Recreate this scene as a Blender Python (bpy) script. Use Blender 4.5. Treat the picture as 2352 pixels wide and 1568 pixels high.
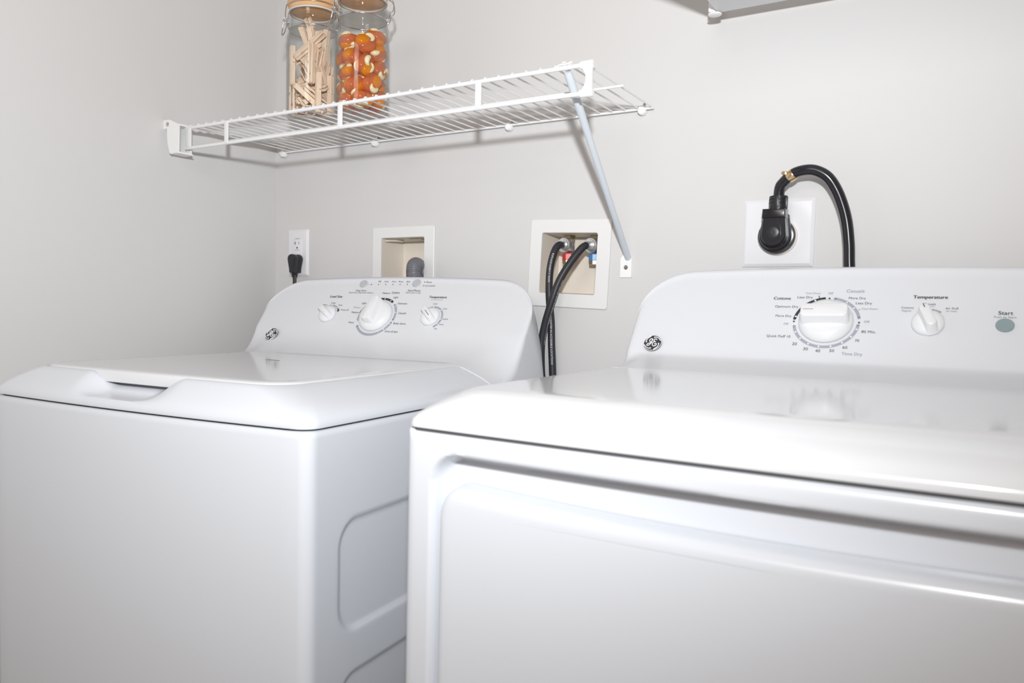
import bpy, bmesh, math, random
from mathutils import Vector, Matrix, Quaternion, Euler

for o in list(bpy.data.objects):
    bpy.data.objects.remove(o, do_unlink=True)
SC = bpy.context.scene
COL = SC.collection
PI = math.pi

# ------------------------------------------------------------------ camera
CAM_POS = Vector((1.4945, -1.40835, 1.08))
FWD = Vector((-0.52987041, 0.8460827, -0.05814993))
RGT = Vector((0.84672053, 0.53165569, 0.02016379))
UPV = Vector((-0.04797598, 0.03855255, 0.99810421))
cam = bpy.data.cameras.new('camera')
cam.sensor_fit = 'HORIZONTAL'
cam.sensor_width = 36.0
cam.lens = 1794.89 / 2352 * 36
cam.shift_x = 74.94 / 2352
cam.shift_y = 23.59 / 2352
cam.clip_start = 0.02
cam.dof.use_dof = True
cam.dof.focus_distance = 1.5
cam.dof.aperture_fstop = 6.3
cam_o = bpy.data.objects.new('camera', cam)
COL.objects.link(cam_o)
M = Matrix.Identity(4)
for i in range(3):
    M[i][0], M[i][1], M[i][2], M[i][3] = RGT[i], UPV[i], -FWD[i], CAM_POS[i]
cam_o.matrix_world = M
SC.camera = cam_o

# ------------------------------------------------------------------ light
W = bpy.data.worlds.new('world')
SC.world = W
W.use_nodes = True
bg = W.node_tree.nodes['Background']
bg.inputs['Color'].default_value = (1.0, 0.80, 0.65, 1)
bg.inputs['Strength'].default_value = 0.23


def area(name, loc, target, size, power, color):
    l = bpy.data.lights.new(name, 'AREA')
    l.shape = 'DISK'
    l.size = size
    l.energy = power
    l.color = color
    o = bpy.data.objects.new(name, l)
    COL.objects.link(o)
    o.location = loc
    o.rotation_euler = (Vector(target) - Vector(loc)).to_track_quat('-Z', 'Y').to_euler()
    return o


def spot(name, loc, target, radius, power, color, cone, blend):
    l = bpy.data.lights.new(name, 'SPOT')
    l.shadow_soft_size = radius
    l.energy = power
    l.color = color
    l.spot_size = math.radians(cone)
    l.spot_blend = blend
    o = bpy.data.objects.new(name, l)
    COL.objects.link(o)
    o.location = loc
    o.rotation_euler = (Vector(target) - Vector(loc)).to_track_quat('-Z', 'Y').to_euler()
    return o


# the photographer's flash, a hand above the lens, tilted up a little
spot('flash', (1.54, -1.49, 1.345), (0.58, -0.69, 1.92), 0.028, 94.0, (0.955, 0.98, 1.0), 170, 1.0)
# added soft fill behind the camera, evens the light on the machine fronts
area('fill_light', (1.35, -3.1, 2.2), (1.25, -0.3, 0.8), 1.0, 15.0, (1.0, 0.92, 0.85))

SC.view_settings.view_transform = 'Standard'
SC.view_settings.look = 'None'
SC.view_settings.gamma = 1.0
SC.view_settings.use_curve_mapping = False
SC.view_settings.exposure = 0.0
SC.cycles.transparent_max_bounces = 48


# ------------------------------------------------------------------ materials
def mat(name, color, rough=0.4, spec=0.5, metal=0.0, **kw):
    m = bpy.data.materials.new(name)
    m.use_nodes = True
    b = m.node_tree.nodes['Principled BSDF']
    b.inputs['Base Color'].default_value = (*color, 1)
    b.inputs['Roughness'].default_value = rough
    b.inputs['Specular IOR Level'].default_value = spec
    b.inputs['Metallic'].default_value = metal
    for k, v in kw.items():
        b.inputs[k.replace('_', ' ')].default_value = v
    return m


def noise_color(m, c1, c2, scale, detail=3, stretch=None):
    nt = m.node_tree
    b = nt.nodes['Principled BSDF']
    tc = nt.nodes.new('ShaderNodeTexCoord')
    mp = nt.nodes.new('ShaderNodeMapping')
    if stretch:
        mp.inputs['Scale'].default_value = stretch
    n = nt.nodes.new('ShaderNodeTexNoise')
    n.inputs['Scale'].default_value = scale
    n.inputs['Detail'].default_value = detail
    r = nt.nodes.new('ShaderNodeValToRGB')
    r.color_ramp.elements[0].position = 0.3
    r.color_ramp.elements[1].position = 0.7
    r.color_ramp.elements[0].color = (*c1, 1)
    r.color_ramp.elements[1].color = (*c2, 1)
    nt.links.new(tc.outputs['Object'], mp.inputs['Vector'])
    nt.links.new(mp.outputs['Vector'], n.inputs['Vector'])
    nt.links.new(n.outputs['Fac'], r.inputs['Fac'])
    nt.links.new(r.outputs['Color'], b.inputs['Base Color'])
    return m


def bump(m, scale, strength, dist=0.001):
    nt = m.node_tree
    b = nt.nodes['Principled BSDF']
    tc = nt.nodes.new('ShaderNodeTexCoord')
    n = nt.nodes.new('ShaderNodeTexNoise')
    n.inputs['Scale'].default_value = scale
    n.inputs['Detail'].default_value = 4
    bp = nt.nodes.new('ShaderNodeBump')
    bp.inputs['Strength'].default_value = strength
    bp.inputs['Distance'].default_value = dist
    nt.links.new(tc.outputs['Object'], n.inputs['Vector'])
    nt.links.new(n.outputs['Fac'], bp.inputs['Height'])
    nt.links.new(bp.outputs['Normal'], b.inputs['Normal'])
    return m


def glass_mat(name, tint):
    m = bpy.data.materials.new(name)
    m.use_nodes = True
    nt = m.node_tree
    nt.nodes.remove(nt.nodes['Principled BSDF'])
    out = nt.nodes['Material Output']
    tr = nt.nodes.new('ShaderNodeBsdfTransparent')
    tr.inputs['Color'].default_value = (*tint, 1)
    tr2 = nt.nodes.new('ShaderNodeBsdfTransparent')
    tr2.inputs['Color'].default_value = (0.72, 0.73, 0.72, 1)
    gl = nt.nodes.new('ShaderNodeBsdfGlossy')
    gl.inputs['Roughness'].default_value = 0.03
    lw = nt.nodes.new('ShaderNodeLayerWeight')
    lw.inputs['Blend'].default_value = 0.2
    pw = nt.nodes.new('ShaderNodeMath')
    pw.operation = 'POWER'
    pw.inputs[1].default_value = 3.5
    fr = nt.nodes.new('ShaderNodeMath')
    fr.operation = 'MULTIPLY_ADD'
    fr.inputs[1].default_value = 0.38
    fr.inputs[2].default_value = 0.03
    lf = nt.nodes.new('ShaderNodeLayerWeight')
    lf.inputs['Blend'].default_value = 0.5
    nt.links.new(lf.outputs['Facing'], pw.inputs[0])
    nt.links.new(pw.outputs[0], fr.inputs[0])
    m0 = nt.nodes.new('ShaderNodeMixShader')
    mx = nt.nodes.new('ShaderNodeMixShader')
    nt.links.new(lw.outputs['Facing'], m0.inputs['Fac'])
    nt.links.new(tr.outputs['BSDF'], m0.inputs[1])
    nt.links.new(tr2.outputs['BSDF'], m0.inputs[2])
    nt.links.new(fr.outputs[0], mx.inputs['Fac'])
    nt.links.new(m0.outputs['Shader'], mx.inputs[1])
    nt.links.new(gl.outputs['BSDF'], mx.inputs[2])
    nt.links.new(mx.outputs['Shader'], out.inputs['Surface'])
    return m


WALL = bump(mat('wall_paint', (0.665, 0.658, 0.655), 0.55, 0.3), 260, 0.05, 0.0008)
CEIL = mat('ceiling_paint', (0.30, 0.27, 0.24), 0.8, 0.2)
FLOOR = noise_color(mat('floor_vinyl', (0.42, 0.36, 0.3), 0.4, 0.4), (0.46, 0.40, 0.34), (0.36, 0.30, 0.25), 9, 5, (1, 8, 1))
ENAMEL = mat('white_enamel', (0.69, 0.715, 0.76), 0.22, 0.5)
CONSOLE = mat('white_console_plastic', (0.73, 0.745, 0.78), 0.3, 0.45)
LID = mat('white_gloss_lid', (0.72, 0.73, 0.75), 0.1, 0.5)
KNOB = mat('white_knob_plastic', (0.81, 0.82, 0.84), 0.25, 0.5)
GAPSHADE = mat('seam_gap_shade', (0.02, 0.02, 0.022), 0.6, 0.2)  # near-black that paints the shade inside the washer's seam gap
SEAM = mat('grey_seam_gap_shade', (0.10, 0.10, 0.105), 0.6, 0.2)  # greyer version, paints the shade inside the dryer's seam gap
INK = mat('dark_ink', (0.045, 0.045, 0.055), 0.5, 0.3)
INKG = mat('grey_ink', (0.24, 0.25, 0.29), 0.5, 0.3)
INKL = mat('pale_ink', (0.38, 0.40, 0.46), 0.5, 0.3)
WDOT = mat('white_ink', (0.85, 0.85, 0.86), 0.5, 0.3)
BTN = mat('grey_button', (0.50, 0.52, 0.55), 0.35, 0.4)
BTNG = mat('sage_button', (0.27, 0.345, 0.36), 0.35, 0.4)
LED = mat('dark_led', (0.01, 0.01, 0.01), 0.3, 0.5)
VINYL = mat('white_vinyl_coating', (0.84, 0.84, 0.85), 0.3, 0.5)
CLIP = mat('white_clip_plastic', (0.89, 0.89, 0.89), 0.35, 0.5)
BRACE = mat('pale_blue_white_coating', (0.63, 0.68, 0.73), 0.35, 0.5)
STEEL = mat('steel', (0.62, 0.62, 0.63), 0.22, 0.5, 1.0)
ZINC = mat('zinc', (0.75, 0.77, 0.78), 0.25, 0.5, 0.9)
BRASS = mat('brass', (0.80, 0.60, 0.36), 0.25, 0.5, 1.0)
OLDBRASS = mat('dull_brass', (0.42, 0.34, 0.2), 0.4, 0.5, 1.0)
WOOD = noise_color(mat('lid_beech', (0.72, 0.42, 0.2), 0.45, 0.35), (0.74, 0.46, 0.24), (0.62, 0.35, 0.16), 30, 4, (1, 1, 14))
PINWOOD = noise_color(mat('pin_birch', (0.82, 0.63, 0.46), 0.6, 0.25), (0.92, 0.75, 0.60), (0.84, 0.64, 0.48), 60, 4, (6, 6, 0.6))
RUBBER = mat('clear_silicone', (0.62, 0.59, 0.55), 0.4, 0.4)
GLASS = glass_mat('jar_glass', (0.985, 0.99, 0.988))
PLATE = mat('white_plate_plastic', (0.80, 0.80, 0.83), 0.3, 0.5)
IVORY = mat('ivory_box_plastic', (0.79, 0.79, 0.785), 0.4, 0.4)
IVORYIN = mat('ivory_recess_plastic', (0.78, 0.72, 0.64), 0.45, 0.4)
BLACK = mat('black_rubber', (0.018, 0.018, 0.022), 0.35, 0.5)
BLACKG = mat('black_gloss_vinyl', (0.014, 0.014, 0.018), 0.22, 0.55)
HOSEB = mat('black_hose_rubber', (0.028, 0.028, 0.034), 0.45, 0.4)
HOSEG = mat('grey_corrugated_plastic', (0.16, 0.16, 0.18), 0.4, 0.4)
PRINT = mat('hose_print', (0.6, 0.62, 0.64), 0.6, 0.2)
RED = mat('red_plastic', (0.62, 0.03, 0.04), 0.35, 0.5)
BLUE = mat('blue_plastic', (0.05, 0.25, 0.52), 0.35, 0.5)
SLOT = mat('dark_slot', (0.03, 0.03, 0.035), 0.6, 0.2)
BOARD = noise_color(mat('shelf_board_white', (0.78, 0.8, 0.83), 0.3, 0.5), (0.86, 0.88, 0.91), (0.90, 0.92, 0.95), 14, 3)
def gel_mat(name, color, tint, clear, sss):
    """coloured gel: glossy, light passing through"""
    m = mat(name, color, 0.1, 0.5, 0.0, Subsurface_Weight=sss, Subsurface_Scale=0.02, Coat_Weight=0.6)
    nt = m.node_tree
    b = nt.nodes['Principled BSDF']
    b.inputs['Subsurface Radius'].default_value = (1.0, 0.4, 0.05)
    out = nt.nodes['Material Output']
    tr = nt.nodes.new('ShaderNodeBsdfTransparent')
    tr.inputs['Color'].default_value = (*tint, 1)
    tl = nt.nodes.new('ShaderNodeBsdfTranslucent')
    tl.inputs['Color'].default_value = (*color, 1)
    m1 = nt.nodes.new('ShaderNodeMixShader')
    m1.inputs['Fac'].default_value = 0.3
    m2 = nt.nodes.new('ShaderNodeMixShader')
    m2.inputs['Fac'].default_value = clear
    nt.links.new(b.outputs['BSDF'], m1.inputs[1])
    nt.links.new(tl.outputs['BSDF'], m1.inputs[2])
    nt.links.new(m1.outputs['Shader'], m2.inputs[1])
    nt.links.new(tr.outputs['BSDF'], m2.inputs[2])
    nt.links.new(m2.outputs['Shader'], out.inputs['Surface'])
    return m


ORANGE = gel_mat('orange_gel', (1.0, 0.40, 0.012), (1.0, 0.60, 0.12), 0.25, 0.4)
RUST = gel_mat('amber_film', (0.86, 0.35, 0.16), (0.97, 0.66, 0.52), 0.55, 0.3)
CREAM = mat('cream_gel', (0.86, 0.76, 0.50), 0.15, 0.5, 0.0, Subsurface_Weight=0.3, Subsurface_Scale=0.01)


# ------------------------------------------------------------------ mesh helpers
class G:
    """collects shapes, then links them as one mesh object"""

    def __init__(self):
        self.v = []
        self.f = []

    def add(self, vs, fs):
        b = len(self.v)
        self.v += [tuple(p) for p in vs]
        self.f += [tuple(i + b for i in f) for f in fs]
        return self

    def box(self, c, s, bev=0.0, rot=None, seg=2):
        bm = bmesh.new()
        bmesh.ops.create_cube(bm, size=1)
        bmesh.ops.scale(bm, vec=s, verts=bm.verts)
        if bev > 0:
            bmesh.ops.bevel(bm, geom=list(bm.edges), offset=bev, segments=seg, profile=0.5, affect='EDGES')
        if rot is not None:
            bmesh.ops.rotate(bm, cent=(0, 0, 0), matrix=rot, verts=bm.verts)
        bmesh.ops.translate(bm, vec=c, verts=bm.verts)
        bm.verts.index_update()
        self.add([v.co[:] for v in bm.verts], [[v.index for v in f.verts] for f in bm.faces])
        bm.free()
        return self

    def tube(self, pts, r, n=10, closed=False, cap=True, twist=None):
        """r: number or list; round section swept along points"""
        P = [Vector(p) for p in pts]
        m = len(P)
        rs = r if isinstance(r, (list, tuple)) else [r] * m
        tang = []
        for i in range(m):
            a = P[(i - 1) % m] if (closed or i > 0) else P[i]
            b = P[(i + 1) % m] if (closed or i < m - 1) else P[i]
            tang.append((b - a).normalized())
        t0 = tang[0]
        ref = Vector((0, 0, 1)) if abs(t0.z) < 0.9 else Vector((1, 0, 0))
        u = t0.cross(ref).normalized()
        vs, fs = [], []
        for i in range(m):
            t = tang[i]
            u = (u - t * u.dot(t)).normalized()
            w = t.cross(u)
            for k in range(n):
                a = 2 * PI * k / n
                vs.append(P[i] + (u * math.cos(a) + w * math.sin(a)) * rs[i])
        rng = m if closed else m - 1
        for i in range(rng):
            j = (i + 1) % m
            for k in range(n):
                l = (k + 1) % n
                fs.append((i * n + k, i * n + l, j * n + l, j * n + k))
        if cap and not closed:
            fs.append(tuple(reversed(range(n))))
            fs.append(tuple((m - 1) * n + k for k in range(n)))
        return self.add(vs, fs)

    def lathe(self, prof, n=32, M=None, close=False):
        """prof: [(r,z)] bottom to top; closed ends when r=0 or capped"""
        vs, fs = [], []
        for r, z in prof:
            for k in range(n):
                a = 2 * PI * k / n
                p = Vector((r * math.cos(a), r * math.sin(a), z))
                vs.append(M @ p if M else p)
        m = len(prof)
        for i in range(m if close else m - 1):
            j = (i + 1) % m
            for k in range(n):
                l = (k + 1) % n
                fs.append((i * n + k, i * n + l, j * n + l, j * n + k))
        if not close:
            fs.append(tuple(reversed(range(n))))
            fs.append(tuple((m - 1) * n + k for k in range(n)))
        return self.add(vs, fs)

    def loft(self, rings, cap0=True, cap1=True):
        n = len(rings[0])
        vs, fs = [], []
        for r in rings:
            vs += list(r)
        for i in range(len(rings) - 1):
            for k in range(n):
                l = (k + 1) % n
                fs.append((i * n + k, i * n + l, (i + 1) * n + l, (i + 1) * n + k))
        if cap0:
            fs.append(tuple(reversed(range(n))))
        if cap1:
            fs.append(tuple((len(rings) - 1) * n + k for k in range(n)))
        return self.add(vs, fs)

    def prism(self, poly, axis, a, b, bev=0.0):
        """poly 2D in the other two axes; extruded along axis from a to b"""
        def P(q, t):
            if axis == 'x':
                return (t, q[0], q[1])
            if axis == 'y':
                return (q[0], t, q[1])
            return (q[0], q[1], t)
        n = len(poly)
        if bev <= 0:
            return self.loft([[P(q, a) for q in poly], [P(q, b) for q in poly]])
        s = 1 if b > a else -1
        ins = inset(poly, bev)
        ins2 = inset(poly, bev * 0.3)
        return self.loft([[P(q, a) for q in ins], [P(q, a + s * bev * 0.3) for q in ins2], [P(q, a + s * bev) for q in poly],
                          [P(q, b - s * bev) for q in poly], [P(q, b - s * bev * 0.3) for q in ins2], [P(q, b) for q in ins]])

    def obj(self, name, m, parent=None, angle=40, flat=False):
        me = bpy.data.meshes.new(name)
        me.from_pydata(self.v, [], self.f)
        bm = bmesh.new()
        bm.from_mesh(me)
        bmesh.ops.recalc_face_normals(bm, faces=bm.faces)
        bm.to_mesh(me)
        bm.free()
        if not flat:
            me.polygons.foreach_set('use_smooth', [True] * len(me.polygons))
            me.set_sharp_from_angle(angle=math.radians(angle))
        me.materials.append(m)
        o = bpy.data.objects.new(name, me)
        COL.objects.link(o)
        if parent is not None:
            o.parent = parent
        return o


def inset(poly, d):
    """move each vertex of a polygon inward by about d"""
    n = len(poly)
    ar = sum(poly[i][0] * poly[(i + 1) % n][1] - poly[(i + 1) % n][0] * poly[i][1] for i in range(n))
    s = 1 if ar > 0 else -1
    out = []
    for i in range(n):
        p0, p1, p2 = Vector(poly[i - 1]), Vector(poly[i]), Vector(poly[(i + 1) % n])
        e1, e2 = (p1 - p0), (p2 - p1)
        if e1.length < 1e-9 or e2.length < 1e-9:
            out.append(tuple(p1))
            continue
        n1 = Vector((-e1.y, e1.x)).normalized() * s
        n2 = Vector((-e2.y, e2.x)).normalized() * s
        b = n1 + n2
        k = d / max(0.3, 1 + n1.dot(n2))
        q = p1 + b * k
        out.append((q.x, q.y))
    return out


def rrect(x0, x1, y0, y1, r, nx=12, ny=12, nc=6):
    """rounded rectangle, counter-clockwise, constant point count"""
    pts = []

    def side(a, b, n):
        for i in range(n):
            t = i / n
            pts.append((a[0] + (b[0] - a[0]) * t, a[1] + (b[1] - a[1]) * t))

    def corner(cx, cy, a0):
        for i in range(nc):
            a = a0 + PI / 2 * i / nc
            pts.append((cx + r * math.cos(a), cy + r * math.sin(a)))
    side((x0 + r, y0), (x1 - r, y0), nx)
    corner(x1 - r, y0 + r, -PI / 2)
    side((x1, y0 + r), (x1, y1 - r), ny)
    corner(x1 - r, y1 - r, 0)
    side((x1 - r, y1), (x0 + r, y1), nx)
    corner(x0 + r, y1 - r, PI / 2)
    side((x0, y1 - r), (x0, y0 + r), ny)
    corner(x0 + r, y0 + r, PI)
    return pts


def ss(a, b, x):
    t = max(0.0, min(1.0, (x - a) / (b - a)))
    return t * t * (3 - 2 * t)


def lerp_tab(tab, x):
    if x <= tab[0][0]:
        return tab[0][1]
    for (a, u), (b, v) in zip(tab, tab[1:]):
        if x <= b:
            return u + (v - u) * (x - a) / (b - a)
    return tab[-1][1]


def catmull(pts, k=6):
    P = [Vector(p) for p in pts]
    P = [P[0] * 2 - P[1]] + P + [P[-1] * 2 - P[-2]]
    out = []
    for i in range(1, len(P) - 2):
        for j in range(k):
            t = j / k
            a, b, c, d = P[i - 1], P[i], P[i + 1], P[i + 2]
            out.append(0.5 * ((2 * b) + (c - a) * t + (2 * a - 5 * b + 4 * c - d) * t * t + (3 * b - a - 3 * c + d) * t ** 3))
    out.append(P[-2])
    return out


def thing(name, label, cat, loc=(0, 0, 0), rotz=0.0, group=None):
    o = bpy.data.objects.new(name, None)
    o.empty_display_size = 0.05
    COL.objects.link(o)
    o.location = loc
    o.rotation_euler = (0, 0, rotz)
    tag(o, label, cat, group)
    return o


def tag(o, label, cat, group=None):
    o['label'] = label
    o['category'] = cat
    if group:
        o['group'] = group
    return o


def struct(o):
    o['kind'] = 'structure'
    return o


def plabel(o, s):
    o['label'] = s
    return o


def copy_tree(root, loc, rot):
    r = root.copy()
    COL.objects.link(r)
    r.location = loc
    r.rotation_mode = 'QUATERNION'
    r.rotation_quaternion = rot
    for ch in list(root.children):
        c = ch.copy()
        COL.objects.link(c)
        c.parent = r
    return r


def text_mesh(body):
    """vertices, faces and size of a word set in the built-in font"""
    cu = bpy.data.curves.new('lettering', 'FONT')
    cu.body = body
    cu.size = 1.0
    cu.resolution_u = 3
    cu.align_x = 'CENTER'
    o = bpy.data.objects.new('lettering', cu)
    COL.objects.link(o)
    dg = bpy.context.evaluated_depsgraph_get()
    me = bpy.data.meshes.new_from_object(o.evaluated_get(dg))
    vs = [v.co.copy() for v in me.vertices]
    fs = [tuple(p.vertices) for p in me.polygons]
    bpy.data.objects.remove(o)
    bpy.data.curves.remove(cu)
    bpy.data.meshes.remove(me)
    x0, x1 = min(v.x for v in vs), max(v.x for v in vs)
    cx = (x0 + x1) / 2
    return [Vector((v.x - cx, v.y - 0.34, 0)) for v in vs], fs, x1 - x0


def torus_pts(c, r, n=32, M=None):
    out = []
    for k in range(n):
        a = 2 * PI * k / n
        p = Vector((r * math.cos(a), r * math.sin(a), 0))
        if M:
            p = M @ p
        out.append(Vector(c) + p)
    return out


# ------------------------------------------------------------------ room shell
def build_room():
    # back wall with two openings for the plumbing boxes
    xs = [-0.1, 0.337, 0.471, 0.7485, 0.8835, 2.6]
    zs = [0.0, 1.101, 1.2345, 2.44]
    g = G()
    for i in range(len(xs) - 1):
        for j in range(len(zs) - 1):
            if i in (1, 3) and j == 1:
                continue
            x0, x1, z0, z1 = xs[i], xs[i + 1], zs[j], zs[j + 1]
            g.add([(x0, 0, z0), (x1, 0, z0), (x1, 0, z1), (x0, 0, z1)], [(0, 1, 2, 3)])
    x0, x1, z0, z1, y = -0.1, 2.6, 0, 2.44, 0.16
    g.add([(x0, y, z0), (x1, y, z0), (x1, y, z1), (x0, y, z1), (x0, 0, z0), (x1, 0, z0), (x1, 0, z1), (x0, 0, z1)],
          [(0, 3, 2, 1), (0, 1, 5, 4), (2, 3, 7, 6), (1, 2, 6, 5), (3, 0, 4, 7)])
    struct(g.obj('wall_back', WALL, flat=True))
    struct(G().box((-0.05, -1.75, 1.22), (0.1, 3.5, 2.44)).obj('wall_left', WALL, flat=True))
    struct(G().box((1.25, -1.67, -0.05), (2.7, 3.66, 0.1)).obj('floor', FLOOR, flat=True))
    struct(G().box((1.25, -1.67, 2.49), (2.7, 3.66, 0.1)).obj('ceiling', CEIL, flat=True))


build_room()

# ------------------------------------------------------------------ appliances
TA = math.radians(54)
CT, ST = math.cos(TA), math.sin(TA)


class Console:
    """sloped control panel: flat face at 54 degrees, hollow curve into the deck, rounded upper corners"""

    def __init__(s, Wd, P, A, zC, ztop, crown, yr, zbot, coverz, rx, rz, X0=0.0):
        s.X0 = X0
        s.Wd, s.P, s.ztop, s.crown, s.yr, s.zbot, s.coverz, s.rx, s.rz = Wd, P, ztop, crown, yr, zbot, coverz, rx, rz
        k = math.tan(TA)
        pl = lambda z: P[0] + (z - P[1]) / k
        Bz = A[1]
        B = (pl(Bz), Bz)
        C = (pl(zC), zC)
        prof = []
        for i in range(15):
            t = i / 14
            prof.append(((1 - t) ** 2 * A[0] + 2 * t * (1 - t) * B[0] + t * t * C[0], (1 - t) ** 2 * A[1] + 2 * t * (1 - t) * B[1] + t * t * C[1]))
        s.bez = prof
        s.A, s.zC, s.pl = A, zC, pl
        s.tab = [(z + i * 1e-7, y) for i, (y, z) in enumerate(prof)]

    def y(s, z):
        if z >= s.zC:
            return s.pl(z)
        return lerp_tab(s.tab, z)

    def zt(s, X):
        xm, hw = (s.X0 + s.Wd) / 2, (s.Wd - s.X0) / 2
        u = (X - xm) / hw
        z = s.ztop - s.crown * u * u
        d = min(X - s.X0, s.Wd - X)
        if d < s.rx:
            q = (s.rx - d) / s.rx
            z -= s.rz * (1 - math.sqrt(max(0, 1 - q ** 2.2)))
        return z

    def pos(s, X, t, off=0.0006):
        z = s.P[1] + t * ST
        y = s.y(z)
        return Vector((X, y - ST * off, z + CT * off))

    def frame(s, X, t):
        """matrix at a face point: local x along the width, y up the face, z outward"""
        p = s.pos(X, t, 0)
        return Matrix(((1, 0, 0, p.x), (0, CT, -ST, p.y), (0, ST, CT, p.z), (0, 0, 0, 1)))

    def mesh(s):
        n1 = 14
        d0 = [0, .0006, .002, .004, .007, .011, .016, .022, .03, .04, .052, .066, .082, .1, .12]
        Xs = [s.X0 + d for d in d0] + [s.X0 + 0.12 + (s.Wd - s.X0 - 0.24) * i / 24 for i in range(1, 24)] + [s.Wd - d for d in reversed(d0)]
        cols = []
        R = 0.010
        for X in Xs:
            d = min(X - s.X0, s.Wd - X)
            zt = s.zt(X)
            zA = min(s.A[1], s.coverz(X) + 0.0015)
            col = []
            dy = R - math.sqrt(max(0, R * R - (R - d) ** 2)) if d < R else 0
            col.append((s.A[0] + dy, s.zbot))
            f = (s.zC - zA) / (s.zC - s.A[1])
            for (y, z) in s.bez:
                col.append((y + dy, s.zC - (s.zC - z) * f))
            zf = zt - 0.008
            for i in range(1, n1):
                z = s.zC + (zf - s.zC) * i / n1
                col.append((s.pl(z) + dy, z))
            yf = s.pl(zf) + dy
            # rounded crest
            for k in range(7):
                a = PI - (PI / 2) * k / 6
                col.append((yf + 0.012 + 0.012 * math.cos(a), zf + 0.008 * math.sin(a)))
            yr = s.yr
            for k in range(5):
                a = PI / 2 - (PI / 2) * k / 4
                col.append((yr - 0.012 + 0.012 * math.cos(a), zt - 0.012 + 0.012 * math.sin(a)))
            col.append((yr, (zt + s.zbot) / 2))
            col.append((yr, s.zbot))
            sg = 1 if X < (s.X0 + s.Wd) / 2 else -1
            out = []
            for (y, z) in col:
                w = max(0, min(1, (y - s.y(min(z, zt))) / max(0.03, s.yr - s.y(z))))
                tp = max(0, 0.0245 * (z - s.zbot - .026) / .123) * w
                t2 = max(0, 1 - d / 0.12)
                out.append((X + sg * tp * t2, y, z))
            cols.append(out)
        n = len(cols[0])
        g = G()
        vs = [p for c in cols for p in c]
        fs = []
        for i in range(len(cols) - 1):
            for k in range(n):
                l = (k + 1) % n
                fs.append((i * n + k, i * n + l, (i + 1) * n + l, (i + 1) * n + k))
        fs.append(tuple(reversed(range(n))))
        fs.append(tuple((len(cols) - 1) * n + k for k in range(n)))
        g.add(vs, fs)
        return g

    def letter(s, m, root, body, X, t, w, lab=None, bold=False):
        vs, fs, tw = text_mesh(body)
        k = w / tw
        g = G()
        g.add([s.pos(X + v.x * k, t + v.y * k) for v in vs], fs)
        if bold:
            g.add([s.pos(X + w * .012 + v.x * k, t + v.y * k, .0007) for v in vs], fs)
        o = g.obj('panel_lettering', m, root, flat=True)
        if lab:
            o['label'] = lab
        return o

    def arc(s, g, c, r, a0, a1, w, off=0.0006):
        n = max(6, int(abs(a1 - a0) / 5))
        A, B = [], []
        L = []
        for i in range(n + 1):
            a = math.radians(a0 + (a1 - a0) * i / n)
            L.append((a, w / 2))
        inn = [s.pos(c[0] + (r - h) * math.cos(a), c[1] + (r - h) * math.sin(a), off) for a, h in L]
        outp = [s.pos(c[0] + (r + h) * math.cos(a), c[1] + (r + h) * math.sin(a), off) for a, h in L]
        vs = inn + outp
        m = n + 1
        fs = [(i, i + 1, m + i + 1, m + i) for i in range(n)]
        g.add(vs, fs)
        for a, in ((L[0][0],), (L[-1][0],)):
            s.dot(g, (c[0] + r * math.cos(a), c[1] + r * math.sin(a)), w / 2, off)

    def dot(s, g, c, r, off=0.0009):
        n = 16
        g.add([s.pos(c[0] + r * math.cos(2 * PI * k / n), c[1] + r * math.sin(2 * PI * k / n), off) for k in range(n)], [tuple(range(n))])

    def mark(s, root, m, kind, *args):
        g = G()
        getattr(s, kind)(g, *args)
        return g.obj('scale_dot' if kind == 'dot' else 'dial_scale', m, root, flat=True)

    def line(s, g, a, b, w, off=0.0006):
        d = (Vector(b) - Vector(a)).normalized()
        nn = Vector((-d.y, d.x)) * w / 2
        g.add([s.pos(a[0] + nn.x, a[1] + nn.y, off), s.pos(b[0] + nn.x, b[1] + nn.y, off), s.pos(b[0] - nn.x, b[1] - nn.y, off), s.pos(a[0] - nn.x, a[1] - nn.y, off)], [(0, 1, 2, 3)])


def knob(con, root, c, r, h, barang, barlen, barw, barh, mark=None, name='dial_knob', tiplen=None):
    """round skirt with a raised grip bar across it"""
    Mf = con.frame(*c)
    k = bpy.data.objects.new(name, None)
    g = G()
    g.lathe([(r * 0.97, 0.0005), (r, 0.002), (r, 0.004), (r * 0.985, 0.0065), (r * 0.9, h * 0.72), (r * 0.72, h * 0.92), (r * 0.4, h), (0.002, h)], 48, Mf)
    o = g.obj(name, KNOB, root, 50)
    R = Matrix.Rotation(math.radians(barang), 4, 'Z')
    tl = tiplen or barlen
    rings = []
    for (z, ins) in ((h * 0.35, -0.0025), (h * 0.7, -0.001), (barh - 0.004, 0.0), (barh - 0.0012, 0.0009), (barh, 0.003)):
        x0, x1, hw = -barlen + ins, tl - ins, barw / 2 - ins
        rr = min(hw * 0.9, 0.006)
        rings.append([Mf @ (R @ Vector((x, y, z))) for x, y in rrect(x0, x1, -hw, hw, rr, 4, 4, 5)])
    G().loft(rings).obj('grip', KNOB, o, 40)
    if mark:
        a, b, w = mark
        G().add([Mf @ (R @ Vector(q)) for q in ((a, -w / 2, barh + .0004), (b, -w / 2, barh + .0004), (b, w / 2, barh + .0004), (a, w / 2, barh + .0004))], [(0, 1, 2, 3)]).obj('pointer_mark', INK, o)
    return o


def push_button(con, root, c, r, m):
    g = G()
    g.lathe([(r, 0.0002), (r, 0.0022), (r * 0.93, 0.0032), (0.001, 0.0028)], 32, con.frame(*c))
    return g.obj('push_button', m, root, 35)


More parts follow.
